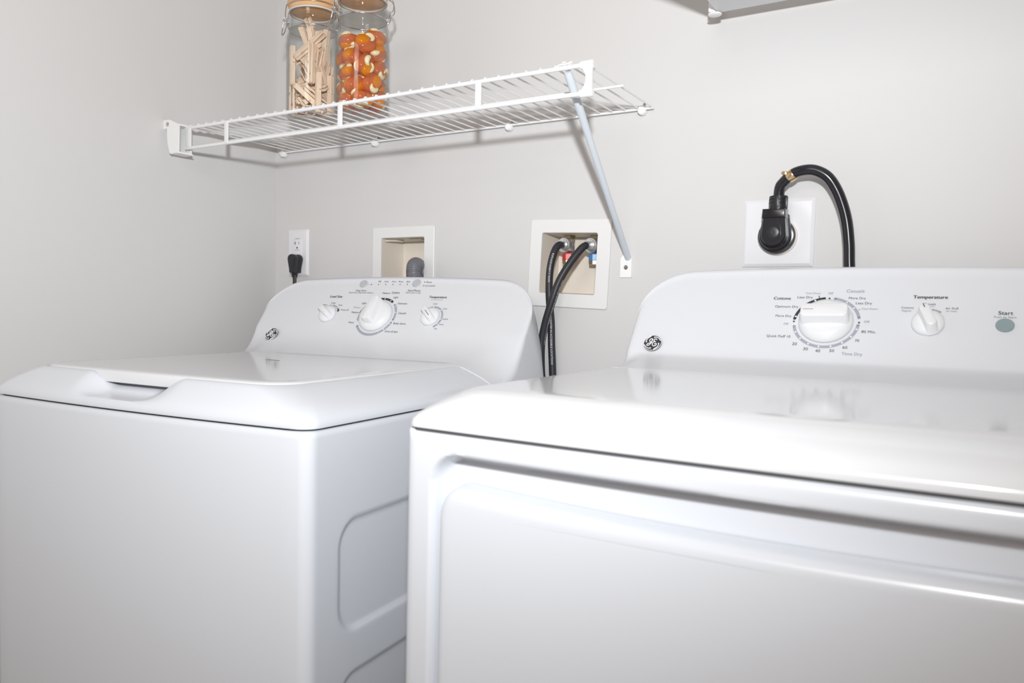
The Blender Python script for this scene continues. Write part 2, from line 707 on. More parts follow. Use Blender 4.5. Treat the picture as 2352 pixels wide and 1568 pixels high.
def emblem(con, root, c, r):
    Mf = con.frame(*c) @ Matrix.Translation((0, 0, .0012))
    g = G()
    g.lathe([(r, 0.0003), (r, 0.0015), (r * 0.97, 0.002), (0.0005, 0.002)], 40, Mf)
    e = plabel(g.obj('emblem', INK, root, 40), 'round dark monogram emblem with white script')
    w = G()

    def stroke(pts, wd):
        P = catmull([(x * r, y * r, 0.0026) for x, y in pts], 7)
        w.tube([Mf @ p for p in P], wd * r, 6)
    # outer ring and its four curls
    w.tube([Mf @ p for p in torus_pts((0, 0, 0.0022), r * 0.97, 40)], r * 0.035, 6, closed=True)
    for q in range(4):
        a0 = math.radians(20 + 90 * q)
        P = []
        for i in range(7):
            a = a0 + math.radians(66) * i / 6
            rr = 0.85 - 0.13 * (i / 6) ** 2 + (0.05 if i == 0 else 0)
            P.append((rr * math.cos(a), rr * math.sin(a)))
        a = a0 + math.radians(60)
        P.append((0.64 * math.cos(a), 0.64 * math.sin(a)))
        stroke(P, 0.055)
    # script letters
    stroke([(-.02, .42), (-.2, .5), (-.36, .36), (-.34, .16), (-.16, .12), (-.06, .28), (-.08, .5), (-.1, .2), (-.18, -.12), (-.36, -.36), (-.54, -.36), (-.52, -.18), (-.3, -.08), (-.04, .0)], .055)
    stroke([(.42, .36), (.32, .5), (.14, .42), (.12, .22), (.3, .14), (.12, .08), (.02, -.14), (.12, -.38), (.34, -.4), (.48, -.24), (.42, -.08), (.3, -.12), (.3, -.22)], .055)
    w.obj('monogram', WDOT, e, 60)
    return e


def build_washer():
    th = 0.05741754
    WW = 0.636
    root = thing('washing_machine', 'white top-load washing machine with a scooped lid handle, left of the dryer', 'washing machine',
                 (0.19689, -0.76809, 0), th)
    X0, X1 = -0.020, WW
    xc, hw = (X0 + X1) / 2, (X1 - X0) / 2
    bow = lambda x, w=1.0: -0.013 * w * max(0, 1 - ((x - xc) / hw) ** 2)
    ZS = 0.9273
    # ---- top cover
    tab = [(0.0, 0.0, .9275), (.0, -.0005, .9300), (.0012, .0008, .9345), (.005, .003, .9400), (.014, .009, .9470), (.028, .017, .9545), (.045, .026, .9620), (.060, .0335, .9680), (.0715, .039, .9718), (.0765, .0425, .9728), (.079, .045, .9722)]
    covertab = [(a, z) for a, b, z in tab[1:]]

    def coverz(X):
        return lerp_tab(covertab, max(0, min(X - X0 + .024, X1 - X)))

    def bump_(x):
        return ss(.188, .232, x) * (1 - ss(.325, .395, x))
    zlow = [(-.02, .9405), (.010, .9405), (.022, .9400), (.034, .9440), (.044, .9515), (.075, .9525)]
    rings = []
    for i, (ix, iy, z) in enumerate(tab + [(.081, .052, .9640), (.086, .062, .9600)]):
        r = max(0.012, 0.022 + ix * 0.35)
        ring = []
        for (x, y) in rrect(X0 + ix * .70, X1 - ix, iy * .88, .645, r, 80, 30, 8):
            yy = y + bow(x, max(0, 1 - y / .09)) if y < .09 else y
            zz = z
            if y < .1:
                b = bump_(x)
                zz = z - b * max(0, z - lerp_tab(zlow, y))
            ring.append((x, yy, zz))
        rings.append(ring)
    G().loft(rings).obj('top_cover', ENAMEL, root, 60)
    # ---- lid
    rings = []
    for (ins, z) in ((.004, .9565), (.001, .9575), (0, .9595), (0, .9710), (.0008, .9735), (.0028, .9750), (.0065, .9757), (.02, .9759)):
        rings.append([(x, y + bow(x, .55 * max(0, 1 - (y - .04) / .2)) , z) for x, y in rrect(.0405 + ins, .5575 - ins, .0405 + ins, .520, .045 - ins * .5, 40, 24, 8)])
    lid = G().loft(rings).obj('lid', LID, root, 35)
    G().box((.26, .335, .9761), (.034, .006, .0006), 0.0002, Matrix.Rotation(math.radians(-8), 3, 'Z')).obj('lid_switch_slot', INKG, lid)
    # ---- cabinet with the pressed side panels on its right side
    zs = [0.05, 0.3, .45, .5, .54] + [.56 + .004 * i for i in range(66)]
    zs = [z for z in zs if z < .83] + [.84, .88, .915, .9215, .9235, .9245]

    def sdr(y, z, y0, y1, z0, z1, r):
        cx, cz, hx, hz = (y0 + y1) / 2, (z0 + z1) / 2, (y1 - y0) / 2 - r, (z1 - z0) / 2 - r
        qx, qz = abs(y - cx) - hx, abs(z - cz) - hz
        return math.hypot(max(qx, 0), max(qz, 0)) + min(max(qx, qz), 0) - r
    rings = []
    for z in zs:
        ins = .0005 if z < .92 else .0005 + (z - .92) ** 2 * 180
        ring = []
        for (x, y) in rrect(X0 + ins, X1 - ins, ins, .655, .016, 24, 150, 6):
            yy = y + bow(x) if y < .05 else y
            xx = x
            if x > X1 - .002 and .03 < y < .66:
                d = min(sdr(y, z, .0635, .60, .6535, .8005, .036), sdr(y, z, .0635, .60, .30, .5935, .036))
                xx -= .0042 * (1 - ss(-.0035, .0035, d))
            ring.append((xx, yy, z))
        rings.append(ring)
    G().loft(rings).obj('cabinet', ENAMEL, root, 50)
    gk = [[(x, y + bow(x) if y < .05 else y, z) for x, y in rrect(X0 + .0045, X1 - .0045, .0045, .64, .030, 24, 8, 6)] for z in (.9235, .9285)]
    G().loft(gk).obj('seam_shade_strip', GAPSHADE, root)  # dark strip standing in for the shade between top cover and cabinet
    for sx in (X0 + .05, X1 - .05):
        for sy in (.06, .60):
            G().lathe([(.02, 0), (.02, .012), (.012, .016), (.012, .055)], 16, Matrix.Translation((sx, sy, 0))).obj('leveling_foot', BLACK, root)
    # ---- console
    con = Console(WW, (.61, 1.045), (.480, .9772), 1.025, 1.139, .010, .687, .931, coverz, .095, .072, X0 - .024)
    con.mesh().obj('control_console', CONSOLE, root, 38)
    # ---- dials
    CM, CL, CTp = (.2806, .0113), (.1515, .012), (.4145, .0125)
    big = knob(con, root, CM, .0385, .017, 92, .027, .023, .032, None, 'dial_knob', .034)
    kn = knob(con, root, CL, .0205, .012, 147, .019, .013, .024)
    kt = knob(con, root, CTp, .0205, .012, -43, .019, .013, .024, (-.002, .016, .0011))
    con.mark(root, INK, 'arc', CM, .0458, 113, 57, .0052)
    con.mark(root, INK, 'arc', CM, .0458, 170, 120, .0052)
    con.mark(root, INKL, 'arc', CM, .0460, 42, -9, .0048)
    con.mark(root, INKL, 'arc', CM, .0458, -18, -58, .0048)
    con.mark(root, INKL, 'arc', CM, .0458, -64, -146, .0052)
    con.mark(root, INKL, 'arc', CM, .0452, 196, 170, .0044)
    for a in (86, 64, 37, 14, -22, -44, 148, 128, 196, 172):
        con.mark(root, WDOT, 'dot', (CM[0] + .0458 * math.cos(math.radians(a)), CM[1] + .0458 * math.sin(math.radians(a))), .0015)
    con.mark(root, INKL, 'arc', CL, .0250, 134, 42, .0036)
    for a in (122, 90, 52):
        con.mark(root, WDOT, 'dot', (CL[0] + .025 * math.cos(math.radians(a)), CL[1] + .025 * math.sin(math.radians(a))), .0014)
    con.mark(root, INK, 'line', (.1728, .0285), (.1738, .0212), .0036)
    con.mark(root, INK, 'dot', (.1738, .0235), .0026)
    con.mark(root, INKL, 'arc', CTp, .0260, 124, -8, .0038)
    con.mark(root, INKL, 'arc', CTp, .0262, -14, -32, .0038)
    con.mark(root, INKL, 'arc', CTp, .0266, -38, -54, .0038)
    for a in (94, 45, -7, -34):
        con.mark(root, WDOT, 'dot', (CTp[0] + .026 * math.cos(math.radians(a)), CTp[1] + .026 * math.sin(math.radians(a))), .0014)
    con.mark(root, INKL, 'line', (.2185, .0955), (.2295, .0954), .0005)
    T = [('Load Size', 0.1504, 0.0616, 0.0333, None, True), ('Medium', 0.1279, 0.0383, 0.0158), ('Large', 0.1512, 0.0441, 0.0114), ('Super', 0.1733, 0.0386, 0.0112), ('Precise Fill', 0.1908, 0.0261, 0.0211),
         ('Deep Rinse', 0.2107, 0.0787, 0.0288), ('Select when adding Fabric Softener', 0.2125, 0.0729, 0.0654), ('Fill', 0.2491, 0.1036, 0.0064), ('Soak', 0.2674, 0.1037, 0.0105), ('Wash', 0.2864, 0.1037, 0.0113), ('Rinse', 0.3047, 0.1038, 0.0117), ('Spin', 0.3236, 0.1038, 0.0095),
         ('Start/Pause', 0.3478, 0.0801, 0.0316), ('Hold 3 Secs to Stop', 0.3480, 0.0743, 0.0369), ('Pause', 0.3762, 0.1025, 0.0132), ('Lid Locked', 0.3822, 0.0929, 0.0237),
         ('Medium', 0.2801, 0.0724, 0.0198), ('Colors', 0.3037, 0.0739, 0.0201, None, True), ('Heavy', 0.2516, 0.0613, 0.0148), ('Light', 0.3094, 0.0617, 0.0126), ('Delicates', 0.3329, 0.0460, 0.0232), ('Casuals', 0.3423, 0.0213, 0.0197), ('Bulky Items', 0.3466, -0.0047, 0.0301), ('Drain & Spin', 0.3347, -0.0251, 0.0316),
         ('Light', 0.2343, 0.0449, 0.0123), ('Medium', 0.2217, 0.0203, 0.0202), ('Heavy', 0.2234, -0.0058, 0.0148),
         ('Temperature', 0.4125, 0.0638, 0.0422, None, True), ('Cold', 0.4127, 0.0467, 0.0092), ('Cool', 0.4401, 0.0349, 0.0094), ('Colors', 0.4503, 0.0099, 0.0130), ('Warm', 0.4460, -0.0036, 0.0110), ('Hot', 0.4371, -0.0140, 0.0068)]
    for t in T:
        con.letter(INK, root, *t)
    con.letter(INKL, root, 'Whites', 0.2202, 0.0331, 0.0203)
    con.letter(INKL, root, 'All Cold Rinses', 0.4127, 0.0570, 0.0286)
    for c in [(0.231, 0.0953), (0.2497, 0.0954), (0.2685, 0.0955), (0.2872, 0.0956), (0.3056, 0.0957), (0.3242, 0.0958), (0.3655, 0.1024), (0.3663, 0.0927)]:
        g = G()
        con.dot(g, c, .0012, .0007)
        g.obj('indicator_light', LED, root, flat=True)
    push_button(con, root, (0.2091, 0.0964), .0094, BTN)
    push_button(con, root, (0.3463, 0.099), .0098, BTN)
    emblem(con, root, (0.0249, -0.0461), .0165)
    return root


def build_dryer():
    WD = 0.684
    root = thing('clothes_dryer', 'white clothes dryer with a wide flat door panel, right of the washing machine', 'dryer', (1.01676, -0.78298, 0), 0)
    bow = lambda x: -0.007 * max(0, 1 - ((x - .342) / .342) ** 2)
    tab = [(0, 0, .9582), (0, -.0004, .9610), (.0010, .0008, .9660), (.0050, .0040, .9715), (.012, .012, .9780), (.020, .025, .9850), (.027, .038, .9905), (.032, .048, .9935), (.036, .056, .9948), (.042, .064, .9952), (.06, .08, .9953)]
    ctab = [(a, z) for a, b, z in tab[1:]]
    coverz = lambda X: lerp_tab(ctab, min(X, WD - X))
    rings = []
    for ix, iy, z in tab:
        rings.append([(x, y + bow(x) * max(0, 1 - y / .12) if y < .12 else y, z) for x, y in rrect(ix, WD - ix, iy, .71, .014 + ix * .6, 60, 30, 8)])
    G().loft(rings).obj('top_cover', LID, root, 60)
    gk = [[(x, y + bow(x) if y < .05 else y, z) for x, y in rrect(.003, WD - .003, .003, .70, .012, 30, 8, 6)] for z in (.9545, .9595)]
    G().loft(gk).obj('seam_shade_strip', SEAM, root)  # grey strip put in as the shade of the open seam
    # ---- cabinet: sides and back
    g = G()
    y0 = .012
    g.add([(0, y0, .03), (0, y0, .9565), (0, .71, .9565), (0, .71, .03), (WD, y0, .03), (WD, y0, .9565), (WD, .71, .9565), (WD, .71, .03)],
          [(0, 3, 2, 1), (4, 5, 6, 7), (3, 7, 6, 2), (1, 2, 6, 5), (0, 4, 7, 3)])
    # front with the door groove pressed in

    def sdO(x, z):
        r = .030
        z1 = .9352 - .0012 * (1 - ((x - .342) / .342) ** 2)
        cx, cz, hx, hz = .342, (z1 + .06) / 2, .342 - .0335 - r, (z1 - .06) / 2 - r
        qx, qz = abs(x - cx) - hx, abs(z - cz) - hz
        return math.hypot(max(qx, 0), max(qz, 0)) + min(max(qx, qz), 0) - r
    xs = [0, .0006, .002, .0045, .008, .013, .02] + [.024 + .0024 * i for i in range(22)]
    xs = xs + [.08 + (.604 - .08) * i / 44 for i in range(1, 44)] + [WD - x for x in reversed(xs)]
    zz = [.03, .055, .06, .065, .07, .08, .2, .4, .55, .65, .72, .78, .82, .85] + [.862 + .0024 * i for i in range(34)] + [.9455, .9495, .9525, .9545, .9558, .9564]
    n = len(xs)
    vs, fs = [], []
    for j, z in enumerate(zz):
        for x in xs:
            d = min(x, WD - x, .9565 - z)
            R = .010
            e = R - math.sqrt(max(0, R * R - (R - d) ** 2)) if d < R else 0
            gr = .024 * (1 - ss(-.0070, .0010, sdO(x, z)))
            vs.append((x, bow(x) + e + gr, z))
    for j in range(len(zz) - 1):
        for i in range(n - 1):
            a = j * n + i
            fs.append((a, a + 1, a + n + 1, a + n))
    g.add(vs, fs)
    g.obj('cabinet', ENAMEL, root, 50)
    # ---- door
    rings = []
    for (y, ix, it) in ((.0225, 0, 0), (.012, .0002, .0006), (.0072, .0008, .0018), (.0035, .0020, .0038), (.0012, .0036, .0064), (-.0003, .0056, .0095), (-.0011, .0080, .0128), (-.0014, .0110, .0165)):
        ring = []
        for (x, z) in rrect(.0415 + ix, WD - .0415 - ix, .07 + ix, .9065 - it, .030, 60, 30, 10):
            dip = .0085 * max(0, 1 - ((x - .342) / .30) ** 2) if z > .85 else 0
            ring.append((x, bow(x) + y, z - dip))
        rings.append(ring)
    G().loft(rings, cap0=False).obj('door', ENAMEL, root, 60)
    for sx in (.05, WD - .05):
        for sy in (.06, .65):
            G().lathe([(.02, 0), (.02, .012), (.012, .016), (.012, .04)], 16, Matrix.Translation((sx, sy, 0))).obj('leveling_foot', BLACK, root)
    # ---- console
    con = Console(WD, (.63, 1.07), (.445, .99535), 1.012, 1.1515, .008, .722, .962, coverz, .085, .070)
    con.mesh().obj('control_console', CONSOLE, root, 38)
    C, CT2 = (.297, -.0045), (.4281, -.003)
    knob(con, root, C, .0375, .017, 182, .032, .024, .034, (.014, .028, .0006))
    knob(con, root, CT2, .0205, .012, 112, .019, .014, .026, (.011, .018, .0011))
    con.mark(root, INK, 'arc', C, .0445, 173, 99, .0042)
    con.mark(root, INKL, 'arc', C, .0445, 80, 12, .0042)
    con.mark(root, INKL, 'arc', C, .0438, -5, -169, .0042)
    for a in (168, 146, 116, 56, 37, -15, -34, -54, -75, -96, -116, -136, -154):
        con.mark(root, WDOT, 'dot', (C[0] + .0440 * math.cos(math.radians(a)), C[1] + .0440 * math.sin(math.radians(a))), .0014)
    for a in (180, 90, 1):
        con.mark(root, INK, 'dot', (C[0] + .0445 * math.cos(math.radians(a)), C[1] + .0440 * math.sin(math.radians(a))), .0014)
    con.mark(root, INK, 'line', (.2815, .0445), (.2832, .0395), .0011)
    con.mark(root, INKL, 'line', (.3412, .0205), (.3380, .0185), .0011)
    con.mark(root, INKL, 'arc', CT2, .0252, 80, 56, .0024)
    for t in [('Cottons', 0.2294, 0.0389, 0.0248, None, True), ('Less Dry', 0.2624, 0.0414, 0.0217), ('More Dry', 0.3348, 0.0407, 0.0230), ('Less Dry', 0.3445, 0.0316, 0.0215), ('80 Min.', 0.3554, -0.0193, 0.0186), ('70', 0.3420, -0.0352, 0.0057), ('60', 0.3275, -0.0477, 0.0063), ('50', 0.3109, -0.0543, 0.0063), ('40', 0.2922, -0.0556, 0.0067), ('30', 0.2753, -0.0531, 0.0064), ('20', 0.2590, -0.0450, 0.0066), ('Quick Fluff 10', 0.2343, -0.0323, 0.0342), ('More Dry', 0.2362, 0.0055, 0.0231), ('Optimum Dry', 0.2382, 0.0233, 0.0340),
              ('Temperature', 0.4283, 0.0439, 0.0423, None, True), ('Cottons', 0.4011, 0.0247, 0.0155), ('Casuals', 0.4283, 0.0316, 0.0148), ('Air Fluff', 0.4556, 0.0245, 0.0155), ('Start', 0.5177, 0.0183, 0.0165, None, True)]:
        con.letter(INK, root, *t)
    for t in [('Cool Down', 0.2732, 0.0492, 0.0210), ('Off', 0.2976, 0.0492, 0.0070), ('Cool Down', 0.3530, 0.0215, 0.0209), ('Off', 0.3514, -0.0017, 0.0071), ('Off', 0.2418, -0.0092, 0.0069), ('Regular', 0.4009, 0.0194, 0.0123), ('Low', 0.4321, 0.0276, 0.0050), ('No Heat', 0.4552, 0.0199, 0.0130), ('Push to Start', 0.5173, 0.0115, 0.0251)]:
        con.letter(INKG, root, *t)
    for t in [('Casuals', 0.3310, 0.0539, 0.0240, None, True), ('Time Dry', 0.3375, -0.0585, 0.0270, None, True)]:
        con.letter(INKL, root, *t)
    plabel(push_button(con, root, (0.5172, -0.0025), .0106, BTNG), 'sage grey start button')
    emblem(con, root, (0.0441, -0.056), .0150)
    return root


build_washer()
build_dryer()


# ------------------------------------------------------------------ wire shelf
def build_shelf():
    root = thing('wire_shelf', 'white vinyl coated wire shelf on the back wall, holding two glass jars', 'shelf', (0, 0, 1.40))
    Z = -1.40

    def P(g, name, m, parent=root, angle=40):
        g.v = [(a, b, c + Z) for a, b, c in g.v]
        return g.obj(name, m, parent, angle)
    yf, zu, zl = -0.3025, 1.4489, 1.4063
    P(G().tube([(.046, yf, zu), (.990, yf, zu)], .0036, 12), 'front_rod', VINYL)
    P(G().tube([(.046, yf, zl), (.990, yf, zl)], .0036, 12), 'front_rod', VINYL)
    P(G().tube([(.03, -.179, 1.4465), (.989, -.179, 1.4465), (.9945, -.179, 1.4465)], [.0024, .0024, .0016], 10), 'support_rod', VINYL)
    P(G().tube([(.021, -.0095, 1.4497), (.984, -.0095, 1.4497)], .0026, 10), 'wall_rail', VINYL)
    for k in range(37):
        x = .9819 - k * .02556
        z = 1.4537
        P(G().tube([(x, -.3058, z - .0035), (x, -.3045, z - .0008), (x, -.3015, z + .0004), (x, -.2965, z - .0012), (x, -.288, z - .0030), (x, -.19, z - .0033), (x, -.0075, z - .0028)], .0015, 8), 'deck_wire', VINYL)
    for x in (.1784, .4898, .7918):
        P(G().box((x, yf - .0035, (zu + zl) / 2), (.0112, .0022, zu - zl + .002), .0006), 'strut', VINYL)
    # left bracket on the side wall
    g = G()
    g.box((.0018, -.3050, 1.4560), (.0036, .0400, .0190), .0012)
    g.prism([(.0004, 1.4475), (.0004, 1.4640), (.0030, 1.4662), (.0230, 1.4652), (.0480, 1.4545), (.0510, 1.4500), (.0500, 1.4000), (.0475, 1.3945), (.0260, 1.3925), (.0210, 1.3950), (.0150, 1.4130), (.0130, 1.4300), (.0130, 1.4460), (.0110, 1.4475)], 'x', 0, 1)
    n = len(g.v)
    # the outline above is in x and z: turn it to face the room
    k0 = n - 28
    g.v = g.v[:k0] + [(b, -.3255 + .0036 * a, c) for a, b, c in g.v[k0:]]
    g.prism([(-.3240, 1.4545), (-.2880, 1.4545), (-.2880, 1.4518), (-.3240, 1.4510)], 'x', .012, .050)
    g.prism([(-.3240, 1.3930), (-.2870, 1.3930), (-.2870, 1.3955), (-.3240, 1.3965)], 'x', .022, .049)
    g.box((.030, -.2905, 1.4240), (.036, .003, .058), .0008)
    br = P(g, 'wall_bracket', CLIP)
    G().lathe([(.0046, 0), (.0046, .0010), (.0032, .0018), (.0005, .0012)], 16, Matrix.Translation((.0150, -.3255, 1.4563 + Z)) @ Matrix.Rotation(PI / 2, 4, 'X')).obj('screw', STEEL, br)
    P(G().box((.0555, yf - .002, (zu + zl) / 2), (.018, .003, zu - zl - .004), .0006), 'rod_end_plate', VINYL)
    # right end cap
    g = G()
    for z in (zu, zl):
        g.lathe([(.0060, 0), (.0062, .002), (.0062, .019), (.0056, .0205), (.001, .021)], 20, Matrix.Translation((.9745, yf, z)) @ Matrix.Rotation(PI / 2, 4, 'Y'))
    web = []
    for i in range(13):
        t = i / 12
        w = .0105 - .0048 * math.sin(PI * t)
        web.append((.9945 - 2 * w + .001, zl + (zu - zl) * t))
    poly = [(x, z) for x, z in web] + [(.9945, zu), (.9945, zl)]
    g.prism(poly, 'y', yf - .0035, yf + .0005)
    g.box((.9935, yf - .002, (zu + zl) / 2), (.0022, .008, zu - zl + .008), .0006)
    P(g, 'end_cap', CLIP)
    # wall clips
    for x in (.0331, .3252, .678, .962):
        g = G()
        Mx = Matrix.Translation((x, -.0015, 1.4462)) @ Matrix.Rotation(PI / 2, 4, 'X')
        g.lathe([(.0072, 0), (.0076, .003), (.0074, .011), (.0058, .0128), (.0005, .0132)], 20, Mx)
        g.box((x, -.0075, 1.4515), (.010, .0125, .008), .002)
        cl = P(g, 'wall_clip', CLIP)
        G().lathe([(.0026, 0), (.0026, .004), (.0018, .0048), (.0003, .0048)], 12, Matrix.Translation((x + .003, -.0015, 1.4590 + Z)) @ Matrix.Rotation(PI / 2, 4, 'X')).obj('screw', STEEL, cl)
    # sloping brace
    a, b = Vector((.9485, -.2955, 1.4445)), Vector((.9425, -.0065, 1.1775))
    d = (b - a)
    g = G()
    g.tube([a + d * t for t in (0, .02, .10, .20, .30, .6, 1)], [.0056, .0066, .0066, .0064, .0060, .0057, .0058], 18)
    bo = P(g, 'brace', BRACE)
    g = G()
    g.prism([(-.0112, -.020), (.0112, -.020), (.0112, .016), (.006, .022), (-.006, .022), (-.0112, .016)], 'y', -.0002, -.0036)
    g.v = [(x + .9380, y, z + 1.160) for x, y, z in g.v]
    g.tube([(.9422, -.004, 1.1765), (.9425, -.010, 1.183)], .0062, 14)
    ft = P(g, 'brace_foot', CLIP, bo)
    G().lathe([(.0042, 0), (.0042, .001), (.0028, .0022), (.0005, .0022)], 16, Matrix.Translation((.9381, -.0036, 1.159 + Z)) @ Matrix.Rotation(PI / 2, 4, 'X')).obj('screw', STEEL, ft)
    g = G()
    g.tube(catmull([(.930, -.300, 1.4525), (.937, -.301, 1.4552), (.944, -.301, 1.4548), (.951, -.301, 1.4555), (.958, -.300, 1.4575)], 4), .0012, 8)
    g.tube(catmull([(.942, -.298, 1.4535), (.943, -.302, 1.4580), (.947, -.300, 1.4580)], 4), .0010, 8)
    P(g, 'brace_pin', CLIP, bo)


build_shelf()


# ------------------------------------------------------------------ jars and what they hold
def build_jar(label, loc):
    root = thing('glass_jar', label, 'jar', loc, 0, 'glass jars on the wire shelf')
    prof_o = [(.001, 0), (.044, 0), (.0495, .0012), (.0520, .005), (.0526, .011), (.0526, .153), (.0520, .160), (.0495, .167), (.0472, .172), (.0462, .177), (.0462, .183), (.0474, .1855), (.0474, .1885), (.0464, .190), (.0464, .194), (.0478, .1965), (.0480, .200), (.0468, .202), (.0464, .205), (.0476, .2085), (.0474, .2105)]
    prof_i = [(.0440, .2105), (.0432, .205), (.0432, .180), (.0445, .173), (.0470, .165), (.0495, .157), (.0500, .149), (.0500, .014), (.0485, .009), (.044, .0072), (.001, .0068)]
    G().lathe(prof_o + prof_i, 64).obj('glass_body', GLASS, root, 60)
    G().lathe([(.0452, .2108), (.0482, .2108), (.0486, .2125), (.0482, .2142), (.0452, .2142)], 56, None, True).obj('rubber_gasket', RUBBER, root, 50)
    lid = G().lathe([(.001, .2143), (.0470, .2143), (.0480, .2150), (.0482, .2215), (.0474, .2222), (.0474, .2236), (.0500, .2242), (.0508, .2255), (.0508, .2310), (.0498, .2326), (.0475, .2334), (.001, .2334)], 56).obj('wood_lid', WOOD, root, 40)
    # neck ring and bail
    g = G().tube(torus_pts((0, 0, .1775), .0474, 48), .0011, 8, closed=True)
    g.obj('neck_wire', STEEL, root, 60)
    g = G().tube(torus_pts((0, 0, .2229), .0484, 48), .0009, 8, closed=True)
    g.obj('lid_wire', STEEL, lid, 60)
    # latch towards the camera's left, hinge opposite
    for ang, latch in ((math.radians(214), True), (math.radians(34), False)):
        Mr = Matrix.Rotation(ang, 4, 'Z')
        T = lambda pts: [Mr @ Vector(p) for p in pts]
        g = G()
        if latch:
            for s in (-1, 1):
                w = .0115 * s
                g.tube(T(catmull([(.0470, w * 1.1, .1780), (.0505, w, .1905), (.0535, w, .1985), (.0530, w, .2120), (.0515, w * .9, .2240), (.0490, w * .8, .2285)], 4)), .0011, 8)
                g.tube(T(torus_pts((.0545, w, .1960), .0030, 14, Matrix.Rotation(PI / 2, 4, 'X'))), .0010, 6, closed=True)
            g.tube(T([(.0490, -.0095, .2285), (.0490, .0095, .2285)]), .0011, 8)
            g.obj('bail_wire', STEEL, root, 60)
            lv = G()
            lv.tube(T(catmull([(.0540, .0125, .1985), (.0570, .0120, .1880), (.0600, .0090, .1760), (.0625, 0, .1690), (.0600, -.0090, .1760), (.0570, -.0120, .1880), (.0540, -.0125, .1985)], 4)), .0011, 8)
            lv.obj('latch_lever', STEEL, root, 60)
        else:
            for s in (-1, 1):
                w = .0100 * s
                g.tube(T(catmull([(.0470, w, .1780), (.0520, w, .1800), (.0545, w, .1905), (.0520, w, .1945)], 4)), .0011, 8)
                g.tube(T(catmull([(.0530, w, .1900), (.0600, w, .1960), (.0615, w, .2060), (.0580, w, .2180), (.0500, w, .2240)], 4)), .0011, 8)
            g.tube(T([(.0545, -.0125, .1905), (.0545, .0125, .1905)]), .0013, 8)
            g.obj('hinge_wire', STEEL, root, 60)
    return root


JZ = 1.4525
J1, J2 = Vector((.334, -.218, JZ)), Vector((.4625, -.2145, JZ))
build_jar('glass clip-top jar with a wooden lid, full of wooden clothespins', J1)
build_jar('glass clip-top jar with a wooden lid, full of orange laundry pods', J2)


def build_pin():
    root = thing('clothespin', 'pale wooden clothespin with a wire spring inside the left glass jar', 'clothespin', (0, 0, 0), 0, 'wooden clothespins in the left jar')
    for s in (1, -1):
        poly = [(s * y, z) for y, z in ((.0007, -.0375), (.0030, -.039), (.0058, -.036), (.0060, -.004), (.0052, -.001), (.0052, .002), (.0060, .006), (.0060, .034), (.0052, .039), (.0036, .039), (.0012, .006), (.0007, .002), (.0012, -.018), (.0022, -.021), (.0012, -.024), (.0006, -.027))]
        G().prism(poly, 'x', -.005, .005).obj('prong', PINWOOD, root, 25)
    g = G()
    pts = []
    for i in range(41):
        a = 2 * PI * 3 * i / 40
        pts.append((-.0042 + .0084 * i / 40, .0024 * math.cos(a), .0005 + .0024 * math.sin(a)))
    g.tube(pts, .0006, 5)
    for s, x in ((1, -.0046), (-1, .0046)):
        g.tube([(x, s * .0022, .0005), (x * 1.12, s * .0050, .0035), (x * 1.12, s * .0064, .0050), (0, s * .0066, .0055)], .0006, 5)
    g.obj('spring', STEEL, root, 60)
    return root


def build_pod():
    root = thing('laundry_pod', 'glossy orange laundry pod with cream swirls inside the right glass jar', 'laundry pod', (0, 0, 0), 0, 'orange laundry pods in the right jar')
    A, B, Cc = .0208, .0187, .0128
    sq = lambda v, e: math.copysign(abs(v) ** e, v)

    def blob(a, b, c, cx, cy, cz, e=.8, n=28, m=14):
        rings = []
        for i in range(m + 1):
            ph = -PI / 2 + PI * i / m
            co, si = math.cos(ph), math.sin(ph)
            rings.append([(cx + a * sq(math.cos(2 * PI * k / n), e) * max(.02, co ** e), cy + b * sq(math.sin(2 * PI * k / n), e) * max(.02, co ** e), cz + c * sq(si, .9)) for k in range(n)])
        return G().loft(rings)
    g = blob(A, B, Cc, 0, 0, 0)
    g.obj('film_body', RUST, root, 60)
    blob(.0140, .0122, .0095, -.0062, -.0030, .0068, .9).obj('orange_chamber', ORANGE, root, 60)
    blob(.0138, .0118, .0095, .0055, .0010, -.0068, .9).obj('orange_chamber', ORANGE, root, 60)
    for sd, x0, y0, spin in ((1, .0050, .0020, .2), (1, -.0010, -.0005, 3.1), (-1, -.0055, .0020, 1.0)):
        pts, rs = [], []
        for i in range(15):
            t = i / 14
            a = spin + PI * 1.05 * t
            rr = .0098 * (1 - .35 * t)
            x, y = x0 + rr * math.cos(a), y0 + rr * math.sin(a)
            h = Cc * math.sqrt(max(.05, 1 - (x / A) ** 2 - (y / B) ** 2)) + .0004
            pts.append((x, y, h * sd))
            rs.append(.0012 + .0056 * math.sin(PI * min(1, t * 1.05)) ** .7 * (1 - .5 * t))
        G().tube(pts, rs, 12).obj('cream_swirl', CREAM, root, 60)
    return root


